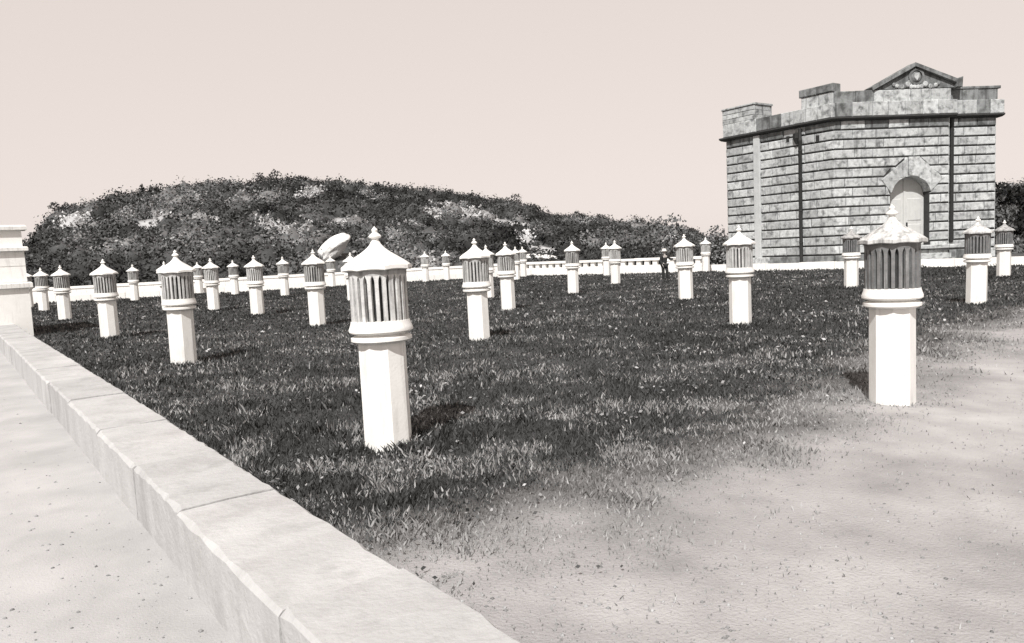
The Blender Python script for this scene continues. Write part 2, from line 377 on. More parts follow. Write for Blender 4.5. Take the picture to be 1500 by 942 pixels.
# slotted drum: 24 upright bars that widen into round-headed slots
NB = 24; v = []; f = []
sp = math.pi / NB * .270
lev = [(1.215, .58), (1.24, .48), (1.58, .48), (1.605, .52), (1.625, .64), (1.642, .85), (1.66, 1.02)]
for b in range(NB):
    a = 2 * math.pi * (b + .5) / NB; ca, sa = math.cos(a), math.sin(a); i0 = len(v)
    for z, wd in lev:
        for rr, tt in ((.268, -1), (.268, 1), (.225, 1), (.225, -1)):
            t = tt * wd * sp; v.append((rr * ca - t * sa, rr * sa + t * ca, z))
    for k in range(len(lev) - 1):
        for q in range(4): f.append((i0 + 4 * k + q, i0 + 4 * k + (q + 1) % 4, i0 + 4 * k + 4 + (q + 1) % 4, i0 + 4 * k + 4 + q))
me_drum = bpy.data.meshes.new('slotted_drum'); me_drum.from_pydata(v, [], f); me_drum.update()
# eight-sided concave roof with a slightly drooping eave at the corners
roof_prof = [(.20, 1.715), (.305, 1.700), (.322, 1.708), (.322, 1.742), (.275, 1.778), (.205, 1.822), (.135, 1.866), (.085, 1.905), (.054, 1.94), (.040, 1.968)]
NS = 32; v = []; f = []
for r, z in roof_prof:
    for k in range(NS):
        a = oct0 + 2 * math.pi * k / NS; ph = (k % 4) / 4.0
        oc = math.cos(math.pi / 8) / math.cos((ph - .5) * math.pi / 4)     # octagon outline
        blend = min(1, max(0, (r - .05) / .1)); rr = r * (1 + (oc / .96 - 1) * blend)
        droop = (-.009 * (2 * abs(ph - .5)) ** 2 + .003) * max(0, (r - .15) / .16)
        v.append((rr * math.cos(a), rr * math.sin(a), z + droop))
for i in range(len(roof_prof) - 1):
    for k in range(NS): f.append((i * NS + k, i * NS + (k + 1) % NS, (i + 1) * NS + (k + 1) % NS, (i + 1) * NS + k))
f.append(tuple(range(NS))[::-1]); f.append(tuple((len(roof_prof) - 1) * NS + k for k in range(NS)))
me_roof = bpy.data.meshes.new('roof'); me_roof.from_pydata(v, [], f); me_roof.update()
me_fin = lathe_mesh('finial', [(.040, 1.96), (.030, 1.985), (.034, 1.995), (.058, 2.005), (.062, 2.015), (.045, 2.035), (.024, 2.05), (.026, 2.062), (.030, 2.075), (.022, 2.088), (.010, 2.098), (.002, 2.11)], 16)
for m_, k in ((me_shaft, 'white'), (me_ring, 'white'), (me_mould, 'white'), (me_core, 'drum_shade'), (me_band, 'head'), (me_drum, 'head'), (me_roof, 'white'), (me_fin, 'white')): m_.materials.append(M[k])
me_drum2 = me_drum.copy(); me_band2 = me_band.copy(); me_roof2 = me_roof.copy(); DARK = (26, 27, 28, 29)
me_roof2.materials.clear(); me_roof2.materials.append(M['head'])
for m_ in (me_drum2, me_band2): m_.materials.clear(); m_.materials.append(M['head_dark'])
G_ = 'ventilation posts set out over the lawn'
LB = {'wall': 'white ventilation post with slotted lantern head, in the row beside the long low wall',
      'far': 'small white ventilation post with pointed cap, in the rows just before the far white wall',
      'mid': 'white octagonal ventilation post with slotted lantern head, standing out in the middle of the lawn',
      'fade': 'white ventilation post with slotted lantern head, standing at the edge of the pale faded patch',
      'bld': 'white ventilation post on the lawn in front of the stone building'}
POSTS = [(570, 655, 'wall'), (270, 535, 'wall'), (162, 497, 'wall'), (96, 469, 'wall'), (65, 457, 'wall'), (43, 452, 'wall'),
         (198, 442, 'far'), (293, 431.5, 'far'), (314, 456, 'mid'), (345, 433, 'far'), (378, 463, 'mid'), (418, 435, 'far'), (466, 478, 'mid'),
         (487, 421.5, 'far'), (517, 442, 'mid'), (624, 414, 'far'), (655, 411.5, 'far'), (703, 500, 'mid'), (745, 455, 'mid'), (767, 407, 'far'),
         (840, 432, 'mid'), (889, 405.5, 'far'), (902, 418, 'mid'), (1005, 440, 'mid'), (1034, 399.5, 'far'), (1085, 477, 'mid'), (1247, 423, 'bld'),
         (1307, 588, 'fade'), (1430, 447, 'fade'), (1470, 407, 'bld')]
spots = [(on_z(a, b), k) for a, b, k in POSTS]
for px, Yd, k in ((241, 33.0, 'mid'), (714, 29.0, 'mid'), (756, 46.0, 'far')):
    q = at_y(px, 400, Yd); spots.append((Vector((q.x, q.y, 0)), k))
post_xy = []
WL = ['white ventilation post, %s from the gatehouse in the row along the low wall' % o for o in ('sixth', 'fifth', 'fourth', 'third', 'second', 'first')]
OWN = {27: 'white ventilation post with dark slotted head standing on the pale faded patch of the lawn', 28: 'dark-headed ventilation post at the back edge of the pale faded patch, facing the stone building',
       29: 'white ventilation post nearest to the right-hand wing of the stone building', 26: 'white ventilation post between the pale faded patch and the wall before the stone building'}
for i, (p, k) in enumerate(spots):
    r = empty('ventilation_post', (p.x, p.y, 0), random.uniform(-.12, .12) + .08)
    r.scale = (1.0, 1.0, 1.0 + random.uniform(-.008, .008))
    r.rotation_euler[0] = random.uniform(-.012, .012); r.rotation_euler[1] = random.uniform(-.012, .012)
    tag(r, WL[i] if i < 6 else OWN.get(i, LB[k]), 'vent post', G_)
    for m_ in (me_shaft, me_ring, me_mould, me_core, me_band2 if i in DARK else me_band, me_drum2 if i in DARK else me_drum, me_roof2 if i in DARK else me_roof, me_fin):
        link({id(me_drum2): 'slotted_drum', id(me_band2): 'head_band', id(me_roof2): 'roof'}.get(id(m_), m_.name), m_, None, r)
    post_xy.append((p.x, p.y))

# ------------------------------------------------------------------ stone building beyond the far wall
BZ = .15
YC = 43.5
def plan(px, Yd): q = at_y(px, 300, Yd); return Vector((q.x, q.y))
PC = plan(1222, YC); PL = plan(1066, 49.8); PE = plan(1389, 44.15)
uF = (PE - PC).normalized(); inF = Vector((-uF.y, uF.x)); 
PE2 = PE + inF * .42; PR = PE2 + uF * ((plan(1456, 44.9) - PE).dot(uF))
uS = (PC - PL).normalized(); inS = Vector((-uS.y, uS.x))
def on_side(px):   # point of the left face seen at pixel column px
    d = ray(px, 300); a = Vector((d.x, d.y)); den = a.x * uS.y - a.y * uS.x
    t = (PL.x * uS.y - PL.y * uS.x) / den; return a * t
PD = on_side(1176)
PB1 = PR + inF * 8.0; PB0 = PL + Vector((2.6, 5.0))
bld = tag(empty('stone_building', (PC.x, PC.y, 0)), 'tall battlemented building of weathered granite blocks with pediment and arched doorway', 'building')
ZC = 8.30
px2s = lambda px: (Vector((ray(px, 300).x, ray(px, 300).y)))
def front_s(px):
    a = px2s(px); den = a.x * uF.y - a.y * uF.x; t = (PC.x * uF.y - PC.y * uF.x) / den; return (a * t - PC).dot(uF)
def front_z(px, py):
    a = ray(px, py); den = a.x * uF.y - a.y * uF.x; t = (PC.x * uF.y - PC.y * uF.x) / den; return CAM_H + a.z * t
LF = (PE - PC).length
sa, sb = front_s(1304), front_s(1362); smid = (sa + sb) / 2; zspring = 4.15; zcrown = 5.05; zsill = 1.05
hw = (sb - sa) / 2; rise = zcrown - zspring; Rad = (hw * hw + rise * rise) / (2 * rise); zc = zcrown - Rad
def loc(P0, u, inn, s, o, z): q = P0 + u * s - inn * o; return (q.x, q.y, z)       # o = outwards
def slab(name, P0, u, inn, quad, o0, o1, m, parent, ch=0.0):
    """quad = 4+ (s,z) corners; chamfered front"""
    n = len(quad); cs = sum(p[0] for p in quad) / n; cz = sum(p[1] for p in quad) / n
    v = [loc(P0, u, inn, s, o0, z) for s, z in quad]
    if ch:
        v += [loc(P0, u, inn, s, o1 - ch, z) for s, z in quad]
        for s, z in quad:
            ds, dz = cs - s, cz - z; v.append(loc(P0, u, inn, s + math.copysign(min(ch * 1.2, abs(ds) * .4), ds), o1 + random.uniform(-.012, .012), z + math.copysign(min(ch * 1.2, abs(dz) * .4), dz)))
        f = [tuple(range(n)), tuple(range(2 * n, 3 * n))]; lv = 2
    else:
        v += [loc(P0, u, inn, s, o1, z) for s, z in quad]; f = [tuple(range(n)), tuple(range(n, 2 * n))]; lv = 1
    for k in range(lv):
        f += [(k * n + i, k * n + (i + 1) % n, (k + 1) * n + (i + 1) % n, (k + 1) * n + i) for i in range(n)]
    return pyd(name, v, f, m, parent)
# core walls (dark mortar behind the blocks)
core = slab('wall', PC, uF, inF, [(0, BZ - .5), (sa, BZ - .5), (sa, zcrown + .04), (0, zcrown + .04)], -.55, 0, M['joint_and_shade'], bld)
def core_more(o):  # merge helper: keep everything of the masonry core in one mesh
    bm = bmesh.new(); bm.from_mesh(core.data); bm.from_mesh(o.data); bm.to_mesh(core.data); bm.free()
    bpy.data.objects.remove(o)
core_more(slab('t', PC, uF, inF, [(sb, BZ - .5), (LF, BZ - .5), (LF, zcrown + .04), (sb, zcrown + .04)], -.55, 0, M['joint_and_shade'], None))
core_more(slab('t', PC, uF, inF, [(0, zcrown + .045), (LF, zcrown + .045), (LF, ZC), (0, ZC)], -.55, 0, M['joint_and_shade'], None))
core_more(slab('t', PL, uS, inS, [(0, BZ - .5), ((PC - PL).length - .03, BZ - .5), ((PC - PL).length - .03, ZC), (0, ZC)], -.55, 0, M['joint_and_shade'], None))
core_more(slab('t', PE2, uF, inF, [(-.5, BZ - .5), ((PR - PE2).length, BZ - .5), ((PR - PE2).length, ZC), (-.5, ZC)], -.55, 0, M['joint_and_shade'], None))
for a, b in ((PR, PB1), (PB1, PB0), (PB0, PL)):
    uu = (b - a).normalized(); ii = Vector((-uu.y, uu.x))
    core_more(slab('t', a, uu, ii, [(0, BZ - .5), ((b - a).length, BZ - .5), ((b - a).length, ZC), (0, ZC)], -.4, 0, M['granite'], None))
roofp = [PL + inS * .3, PC + (inS + inF) * .3, PE + inF * .3, PR + inF * .3 - uF * .3, PB1 - uF * .3, PB0]
prism('flat_roof', roofp, ZC - .25, ZC + .1, M['granite_dark'], bld)
# arch: outline of the voussoirs in front-face coordinates, from the photograph's corners
def fs(px, py): return (front_s(px), front_z(px, py))
def arcpt(s): return (s, zc + math.sqrt(max(0, Rad * Rad - (s - smid) ** 2)))
CH = (ZC - BZ - .55) / 14; top_k = BZ + .55 + round((fs(1334, 224)[1] - BZ - .55) / CH) * CH
kL, kR = front_s(1329.5), front_s(1345)
outL = fs(1290, 262); outR = fs(1380, 262); outL = (outL[0], (outL[1] + outR[1]) / 2); outR = (outR[0], outL[1])
topL = (kL, top_k - .02); topR = (kR, top_k - .02)
lowL = (sa - .02, zspring - .02); lowR = (sb + .02, zspring - .02)
def arc_between(a, b, n=5): return [arcpt(a + (b - a) * i / n) for i in range(n + 1)]
g = .02
slab('voussoir', PC, uF, inF, [lowL, outL, (topL[0] - g, topL[1])] + arc_between(kL - g, sa, 6), -.7, .12, M['granite'], core, .02)
slab('voussoir', PC, uF, inF, [(topR[0] + g, topR[1]), outR, lowR] + arc_between(sb, kR + g, 6), -.7, .12, M['granite'], core, .02)
slab('keystone', PC, uF, inF, [(kL, top_k), (kR, top_k)] + arc_between(kR, kL, 3), -.7, .16, M['granite'], core, .02)
def excl(z):
    """interval of the front face that the doorway and its arch take at height z"""
    if z < zsill - .12: return None
    if z <= lowL[1]: return (sa, sb)
    if z <= outL[1]:
        t = (z - lowL[1]) / (outL[1] - lowL[1]); return (lowL[0] + (outL[0] - lowL[0]) * t, lowR[0] + (outR[0] - lowR[0]) * t)
    if z < top_k:
        t = (z - outL[1]) / (top_k - outL[1]); return (outL[0] + (topL[0] - outL[0]) * t, outR[0] + (topR[0] - outR[0]) * t)
    return None
NCO = 14; CH = (ZC - BZ - .55) / NCO
def courses(P0, u, inn, L, parent, holes=False, lo=.85, hi=1.5, skip=()):
    for c in range(-1, NCO):
        z0 = BZ + .55 + c * CH; z1 = z0 + CH; jo = .07
        if c == -1: z0 = BZ - .1; z1 = BZ + .55
        dark = c == -1 or c >= NCO - 1
        cuts = [0.0]; s = random.uniform(.35, .9) if c % 2 else random.uniform(.9, 1.4)
        while s < L - .35: cuts.append(s); s += random.uniform(lo, hi)
        cuts.append(L)
        for a, b in zip(cuts[:-1], cuts[1:]):
            pieces = [[(a, z0), (b, z0), (b, z1), (a, z1)]]
            if holes:
                e0, e1 = excl(z0 + .01), excl(z1 - .01)
                if e0 or e1:
                    e0 = e0 or (smid - .001, smid + .001) if z0 > zsill else (e0 or e1); e1 = e1 or (smid - .001, smid + .001)
                    pieces = []
                    l0, l1 = min(b, e0[0]), min(b, e1[0]); r0, r1 = max(a, e0[1]), max(a, e1[1])
                    if max(l0, l1) > a + .12: pieces.append([(a, z0), (max(a, l0), z0), (max(a, l1), z1), (a, z1)])
                    if min(r0, r1) < b - .12: pieces.append([(min(b, r0), z0), (b, z0), (b, z1), (min(b, r1), z1)])
            for q in pieces:
                if len(set(q)) < 4 and len(set(q)) < 3: continue
                if min(q[1][0] - q[0][0], q[2][0] - q[3][0]) < .02:
                    q = [(q[0][0], q[0][1]), (max(q[1][0], q[0][0] + .05), q[1][1]), (max(q[2][0], q[3][0] + .05), q[2][1]), q[3]]
                q = [(q[0][0] + jo * .2, q[0][1] + jo), (q[1][0] - jo * .2, q[1][1] + jo), (q[2][0] - jo * .2, q[2][1] - jo * .25), (q[3][0] + jo * .2, q[3][1] - jo * .25)]
                o1 = .07 + random.uniform(-.015, .02) + (.10 if c == -1 else 0)
                slab('stone_block', P0, u, inn, q, -.02, o1, M['granite_dark'] if (dark and random.random() < .7) else M['granite'], parent, .03)
courses(PC - uF * .035, uF, inF, LF + .035, core, True)
courses(PL, uS, inS, (PC - PL).length + .03, core)
courses(PE2, uF, inF, (PR - PE2).length, core)
# return of the projecting front onto the set-back wing, and the right-hand end wall
for c in range(NCO):
    z0 = BZ + .55 + c * CH
    slab('stone_block', PE, inF, -uF, [(.0, z0 + .026), (.40, z0 + .026), (.40, z0 + CH - .01), (.0, z0 + CH - .01)], -.02, .068, M['granite'], core, .02)
    for k in range(4):
        slab('stone_block', PR, inF, -uF, [(k * 1.3 + .01, z0 + .026), (k * 1.3 + 1.29, z0 + .026), (k * 1.3 + 1.29, z0 + CH - .01), (k * 1.3 + .01, z0 + CH - .01)], -.02, .07, M['granite'], core, .02)
# cornice band; its shadow is painted as the near-black lower moulding
cor = [(-.3, ZC - .02), (.12, ZC), (.30, ZC + .05), (.36, ZC + .09), (.36, ZC + .62), (.30, ZC + .66), (.30, ZC + .95), (-.3, ZC + .98)]
def stones_along(name, P0, u, inn, L, z0, z1, o0, o1, m, parent, step=1.0, ch=.025):
    k = max(1, round(L / step)); e = [0] + [L * (i + random.uniform(-.12, .12)) / k for i in range(1, k)] + [L]
    for a, b in zip(e[:-1], e[1:]): slab(name, P0, u, inn, [(a + .008, z0), (b - .008, z0), (b - .008, z1 + random.uniform(-.01, .015)), (a + .008, z1)], o0, o1 + random.uniform(-.01, .01), m if random.random() < .75 else M['granite_dark'], parent, ch)
LS = (PC - PL).length; sD = (PD - PL).dot(uS)
cn = sweep('cornice', [PL - uS * .32, PC, PE + uF * .32], cor[:4] + [(.355, ZC + .17), (-.3, ZC + .17)], M['joint_and_shade'], bld)
cw = sweep('cornice', [PE2 - uF * .05 + uF * .0, PR + uF * .34], cor[:4] + [(.355, ZC + .17), (-.3, ZC + .17)], M['joint_and_shade'], bld)
stones_along('frieze_stone', PL, uS, inS, LS + .12, ZC + .172, ZC + .96, -.3, .34, M['granite'], cn, .9)
stones_along('frieze_stone', PC, uF, inF, LF + .30, ZC + .172, ZC + .96, -.3, .34, M['granite'], cn, 1.1)
stones_along('frieze_stone', PE2, uF, inF, (PR - PE2).length + .32, ZC + .172, ZC + .96, -.3, .34, M['granite'], cw, 1.0)
# attic above the taller part
za, zb = ZC + .962, ZC + 1.62
at = slab('attic', PC, uF, inF, [(.0, za), (LF, za), (LF, zb - .12), (.0, zb - .12)], -.5, .02, M['joint_and_shade'], bld)
stones_along('attic_stone', PC, uF, inF, LF + .06, za, zb, -.1, .14, M['granite'], at, 1.2)
stones_along('attic_stone', PD + uS * .05, uS, inS, (PC - PD).length + .0, za, zb, -.5, .14, M['granite'], at, .9)
stones_along('attic_coping', PD - uS * .05, uS, inS, (PC - PD).length + .15, zb + .02, zb + .46, -.55, .22, M['granite_dark'], at, 1.1, .03)
stones_along('attic_stone', PE2, uF, inF, (PR - PE2).length + .05, za, zb - .02, -.5, .14, M['granite_dark'], at, 1.1)
stones_along('attic_coping', PE2 + uF * .3, uF, inF, (PR - PE2).length - .1, zb - .01, zb + .14, -.5, .20, M['granite_dark'], at, 1.3, .03)
# pediment
s0, s1, sp_ = front_s(1279), front_s(1397), front_s(1337)
zp = front_z(1337, 93); zb2 = zb + .03
ped = slab('pediment', PC, uF, inF, [(s0 + .1, zb2), (s1 - .05, zb2), (s1 - .05, zb2 + .25), (sp_, zp - .2), (s0 + .1, zb2 + .1)], -.45, .06, M['granite_dark'], bld, .02)
def rake(a, b, w=.2):
    d = Vector((b[0] - a[0], b[1] - a[1])).normalized(); nn = Vector((-d.y, d.x)); nn = nn if nn.y > 0 else -nn
    return slab('raking_cornice', PC, uF, inF, [a, b, (b[0] - 0 * w, b[1] + w), (a[0] + nn.x * w, a[1] + nn.y * w)], -.5, .28, M['granite_dark'], ped, .03)
rake((s0 - .12, zb2 - .06), (sp_, zp - .19)); rake((s1, zb2 + .24), (sp_ + .004, zp - .19))
slab('end_block', PC, uF, inF, [(s1 - .08, zb + .03), (s1 + .30, zb + .03), (s1 + .34, zb + .62), (s1 - .02, zb + .5)], -.4, .3, M['granite_dark'], ped, .03)
# carved crest in the tympanum: round medallion with ring, shield and scrolls
ms, mz = front_s(1340), front_z(1340, 113)
def disc(name, s, z, r, o0, o1, m, n=20, rin=0, sx=1.0):
    if rin:
        v = []; f = []
        for rr, oo in ((r, o0), (r, o1), (rin, o1), (rin, o0)):
            for k in range(n): a = 2 * math.pi * k / n; v.append(loc(PC, uF, inF, s + sx * rr * math.cos(a), oo, z + rr * math.sin(a)))
        for q in range(3):
            for k in range(n): f.append((q * n + k, q * n + (k + 1) % n, (q + 1) * n + (k + 1) % n, (q + 1) * n + k))
        return pyd(name, v, f, m, ped)
    return slab(name, PC, uF, inF, [(s + sx * r * math.cos(2 * math.pi * k / n), z + r * math.sin(2 * math.pi * k / n)) for k in range(n)], o0, o1, m, ped, .03)
disc('medallion_ring', ms, mz, .46, .05, .17, M['granite_dark'], 24, .34)
disc('medallion', ms, mz, .3, .05, .15, M['granite_dark'], 20)
slab('shield', PC, uF, inF, [(ms - .16, mz + .2), (ms + .16, mz + .2), (ms + .15, mz - .05), (ms, mz - .24), (ms - .15, mz - .05)], .14, .21, M['granite'], ped, .02)
for sg in (-1, 1):
    for k in range(7):
        t = k / 6; disc('garland_leaf', ms + sg * (.38 + .95 * t), mz - .32 - .26 * math.sin(t * 2.6) + .05 * t, .17 - .06 * t, .05, .15 + .03 * (k % 2), M['granite'] if k % 2 else M['granite_dark'], 8)
for k in range(4):
    disc('garland_leaf', ms - .3 + .2 * k, mz - .55, .13, .05, .17, M['granite'], 8)
# raised corner pier on the left
LP = (on_side(1112) - PL).dot(uS)
prs = []
for k in range(3):
    z0 = ZC + .962 + k * .30
    slab('pier_stone', PL, uS, inS, [(-.05, z0 + .01), (LP * .5 - .01, z0 + .01), (LP * .5 - .01, z0 + .29), (-.05, z0 + .29)], -1.4, .30, M['granite'], cn, .02)
    slab('pier_stone', PL, uS, inS, [(LP * .5 + .01, z0 + .01), (LP, z0 + .01), (LP, z0 + .29), (LP * .5 + .01, z0 + .29)], -1.4, .30, M['granite'], cn, .02)
slab('pier_cap', PL, uS, inS, [(-.1, ZC + 1.87), (LP + .06, ZC + 1.87), (LP + .06, ZC + 1.98), (-.1, ZC + 1.98)], -1.45, .36, M['granite'], cn, .03)
# pale strip and black metal rain pipe on the left face
sst = (on_side(1111) - PL).dot(uS)
slab('pilaster', PL, uS, inS, [(sst - .24, BZ + .3), (sst + .24, BZ + .3), (sst + .24, ZC - .03), (sst - .24, ZC - .03)], -.02, .14, M['palestone'], bld, .03)
q = loc(PL, uS, inS, sD, .20, 0)
dp = link('pipe_and_shade_strip', lathe_mesh('pipe_and_shade_strip', [(.10, .3), (.10, 7.4), (.12, 7.45), (.12, 7.55), (.10, 7.6), (.10, 8.2)], 14), M['iron_and_shade'], bld); dp.location = q
hp = link('hopper', lathe_mesh('hopper', [(.10, 7.35), (.2, 7.62), (.24, 7.64), (.24, 7.95), (.2, 7.95)], 4, False, math.pi / 4), M['iron_and_shade'], dp); hp.location = Vector((0, 0, 0)) - Vector((uS.x, uS.y, 0)) * .22
for zz_ in (1.5, 3.4, 5.3, 6.9):
    b = link('pipe_bracket', lathe_mesh('pipe_bracket', [(.125, -.04), (.125, .04)], 12), M['iron_and_shade'], dp); b.location = (0, 0, zz_)
slab('pipe_and_shade_strip', PE2, uF, inF, [(.30, BZ + 1.0), (.50, BZ + 1.0), (.50, ZC - .03), (.30, ZC - .03)], .05, .22, M['iron_and_shade'], bld, .03)  # black slab standing in for the shade in the wing's recess
# small vents
for s_, z_ in ((LS * .60, 7.55), (LS * .86, 7.3)): slab('vent_hole', PL, uS, inS, [(s_, z_), (s_ + .2, z_), (s_ + .2, z_ + .34), (s_, z_ + .34)], .0, .105, M['iron_and_shade'], bld)
# door, steps
door_o = -.60
def dleaf(a, b):
    n = 6; top = [arcpt(a + (b - a) * i / n) for i in range(n + 1)]
    lf = slab('door_leaf', PC, uF, inF, [(b, zsill), (a, zsill)] + [(s, z - .01) for s, z in top], door_o - .08, door_o, M['doorpaint'], bld)
    m = (b - a) * .16
    for z0, z1 in ((zsill + .2, zsill + 1.25), (zsill + 1.45, zsill + 2.75)):
        slab('door_panel', PC, uF, inF, [(a + m, z0), (b - m, z0), (b - m, z1), (a + m, z1)], door_o - .02, door_o + .035, M['doorpaint'], lf, .03)
    return lf
dl = dleaf(sa - .05, smid - .008); dr = dleaf(smid + .008, sb + .05)
slab('astragal', PC, uF, inF, [(smid - .05, zsill), (smid + .05, zsill), (smid + .05, zcrown - .05), (smid - .05, zcrown - .05)], door_o, door_o + .05, M['doorpaint'], dl)
slab('handle', PC, uF, inF, [(smid + .14, 2.1), (smid + .2, 2.1), (smid + .2, 2.4), (smid + .14, 2.4)], door_o, door_o + .07, M['iron_and_shade'], dr)
slab('landing', PC, uF, inF, [(sa - .9, zsill - .22), (LF + .1, zsill - .22), (LF + .1, zsill - .01), (sa - .9, zsill - .01)], -.5, 1.0, M['granite'], bld, .03)
for k in range(3):
    slab('step', PC, uF, inF, [(sa - .6, -.1), (sb + .6, -.1), (sb + .6, zsill - .26 - .24 * k), (sa - .6, zsill - .26 - .24 * k)], .2, .75 + .3 * k, M['granite'], bld, .02)
reparent(bld)

# ------------------------------------------------------------------ hill scrub (one mass) and bushes on the skyline
def leaf_cloud(cx, cy, cz, rad, hgt, nl, tone, size, r_):
    """quads spread through an uneven crown; arrays in, (V, Q, C) out"""
    n = len(cx); tot = n * nl
    u = r_.normal(size=(n, nl, 3)); u /= np.linalg.norm(u, axis=2, keepdims=True); u[:, :, 2] = np.abs(u[:, :, 2]) * 1.0 - .12
    rr = .66 + .36 * r_.random((n, nl, 1)); lob = 1 + .28 * np.sin(u[:, :, :1] * 5 + r_.random((n, 1, 1)) * 6) * np.cos(u[:, :, 1:2] * 4 + r_.random((n, 1, 1)) * 6)
    p = u * rr * lob * np.stack([rad, rad, hgt], -1)[:, None, :] + np.stack([cx, cy, cz], -1)[:, None, :]
    a = r_.normal(size=(tot, 3)) * .7 + u.reshape(-1, 3) * 1.1; a /= np.linalg.norm(a, axis=1, keepdims=True)
    b = np.cross(a, r_.normal(size=(tot, 3))); b /= np.linalg.norm(b, axis=1, keepdims=True); c = np.cross(a, b)
    sz = (np.repeat(size, nl) * (.6 + .8 * r_.random(tot)))[:, None]; P = p.reshape(-1, 3)
    V = np.stack([P - b * sz, P - c * sz * .6, P + b * sz, P + c * sz * .6], 1).reshape(-1, 3)
    Qd = np.arange(tot * 4).reshape(-1, 4)
    col = np.repeat(np.repeat(tone, nl) * (.6 + .8 * r_.random(tot)), 4)
    return V, Qd, col
r2 = np.random.default_rng(5)
Nb = 5600
az = r2.uniform(math.atan2(ray(-120, 400).x, ray(-120, 400).y), .80, Nb); tt = r2.random(Nb) ** .9; D = ridge_dist(az); rr = R0 + .5 + tt * (D + 4 - R0)
bx, by = np.sin(az) * rr, np.cos(az) * rr; pmk = pale_mask(bx, by)
bAz = math.atan2(ray(488, 361).x, ray(488, 361).y)
keep = ~((np.abs(az - bAz) < .027) & (rr < 79)) & (r2.random(Nb) > pmk * .82) & ~((bx > 12) & (bx < 34) & (by < 62))
bx, by, pmk, rr = bx[keep], by[keep], pmk[keep], rr[keep]; bz = terrain_z(bx, by)
dens = fbm(bx, by, .09, 3, 2); rad = (.75 + 1.7 * r2.random(len(bx)) ** 1.8) * (.7 + .6 * dens); hgt = rad * (.75 + .4 * r2.random(len(bx)))
tone = np.clip((.050 + .05 * np.clip(dens - .45, 0, 1) * 2) * np.exp(r2.normal(size=len(bx)) * .42 + (vnoise(bx, by, .21, 1) - .5) * 1.9 + (vnoise(bx, by, .07, 2) - .5) * 1.3), .010, .34) * (1 - pmk) + pmk * (.24 + .34 * r2.random(len(bx)))
V, Qd, cc = leaf_cloud(bx, by, bz, rad, hgt, 125, tone, .085 + .04 * rad, r2)
# lumpy bodies of the bushes under the leaves
ib = bmesh.new(); bmesh.ops.create_icosphere(ib, subdivisions=1, radius=1); iv = np.array([v.co[:] for v in ib.verts]); ifc = np.array([[v.index for v in f.verts] for f in ib.faces]); ib.free()
nbu = len(bx); ph = r2.random((nbu, 1)) * 6.28
lump = 1 + .22 * np.sin(iv[None, :, 0] * 4 + ph) * np.cos(iv[None, :, 1] * 4.5 + ph * 2) + .14 * np.sin(iv[None, :, 2] * 8 + ph * 3 + iv[None, :, 0] * 6) + .10 * r2.normal(size=(nbu, len(iv)))
BV = (iv[None] * lump[:, :, None] * (np.stack([rad, rad, hgt], -1) * .60)[:, None, :] + np.stack([bx, by, bz], -1)[:, None, :]).reshape(-1, 3)
BF = (ifc[None] + (np.arange(nbu) * len(iv))[:, None, None]).reshape(-1, 3)
body_me = np_mesh('scrub_bodies', BV, BF, np.repeat(tone, len(iv)) * .8 * (.75 + .5 * r2.random(nbu * len(iv))))
bmx = bmesh.new(); bmx.from_mesh(np_mesh('leaves', V, Qd, cc)); bmx.from_mesh(body_me); body_me.clear_geometry(); me = bpy.data.meshes.new('hillside_scrub'); bmx.to_mesh(me); bmx.free()
tag(link('hillside_scrub', me, M['leaf']), 'dense mass of dark scrub and brush covering the hillside', 'scrub', kind='stuff')

def bush(name, px, Yfac, radius, h, label, cat, group=None, tone=.03, nl=420, sz=.16, trunk=False, zbase=None, at=None):
    if at is None:
        d = ray(px, 300); u = Vector((d.x, d.y)).normalized(); Dr = float(ridge_dist(np.array(math.atan2(d.x, d.y)))) * Yfac
        x, y = u.x * Dr, u.y * Dr
    else: x, y = at
    z = float(terrain_z(np.array(x), np.array(y))) if zbase is None else zbase
    root = tag(empty(name, (x, y, z)), label, cat, group); rg = np.random.default_rng(int(abs(px) * 7 + 3))
    k = 6 + (10 if trunk else 0)
    offs = rg.normal(size=(k, 3)) * np.array([radius * .42, radius * .42, h * .20]); cen = np.array([0, 0, h * (.62 if trunk else .42)]) + offs
    V, Qd, cc = leaf_cloud(cen[:, 0], cen[:, 1], cen[:, 2], np.full(k, radius * .55), np.full(k, h * (.30 if trunk else .45)), nl // k + 8, np.full(k, tone) * rg.uniform(.7, 1.3, k), np.full(k, sz), rg)
    cr = link('crown', np_mesh('crown', V, Qd, cc), M['leaf'], root)
    v = []; f = []
    def limb(p0, p1, r0, r1, n=6):
        p0, p1 = Vector(p0), Vector(p1); ax = (p1 - p0).normalized(); s = ax.orthogonal().normalized(); t = ax.cross(s); i0 = len(v)
        for p, r in ((p0, r0), (p1, r1)):
            for j in range(n): a = 2 * math.pi * j / n; v.append(p + s * r * math.cos(a) + t * r * math.sin(a))
        f.extend([(i0 + j, i0 + (j + 1) % n, i0 + n + (j + 1) % n, i0 + n + j) for j in range(n)])
    tr = .05 * h * (.5 if not trunk else .6)
    limb((0, 0, -.4), (0, 0, h * .4), tr, tr * .7)
    for j in range(5): limb((0, 0, h * (.2 + .05 * j)), cen[j % k], tr * .55, tr * .15)
    pyd('trunk', v, f, M['trunk'], root)
crest = 'bushes along the crest of the hill'
cl = 'dark rounded bush standing up on the skyline of the scrub hill'
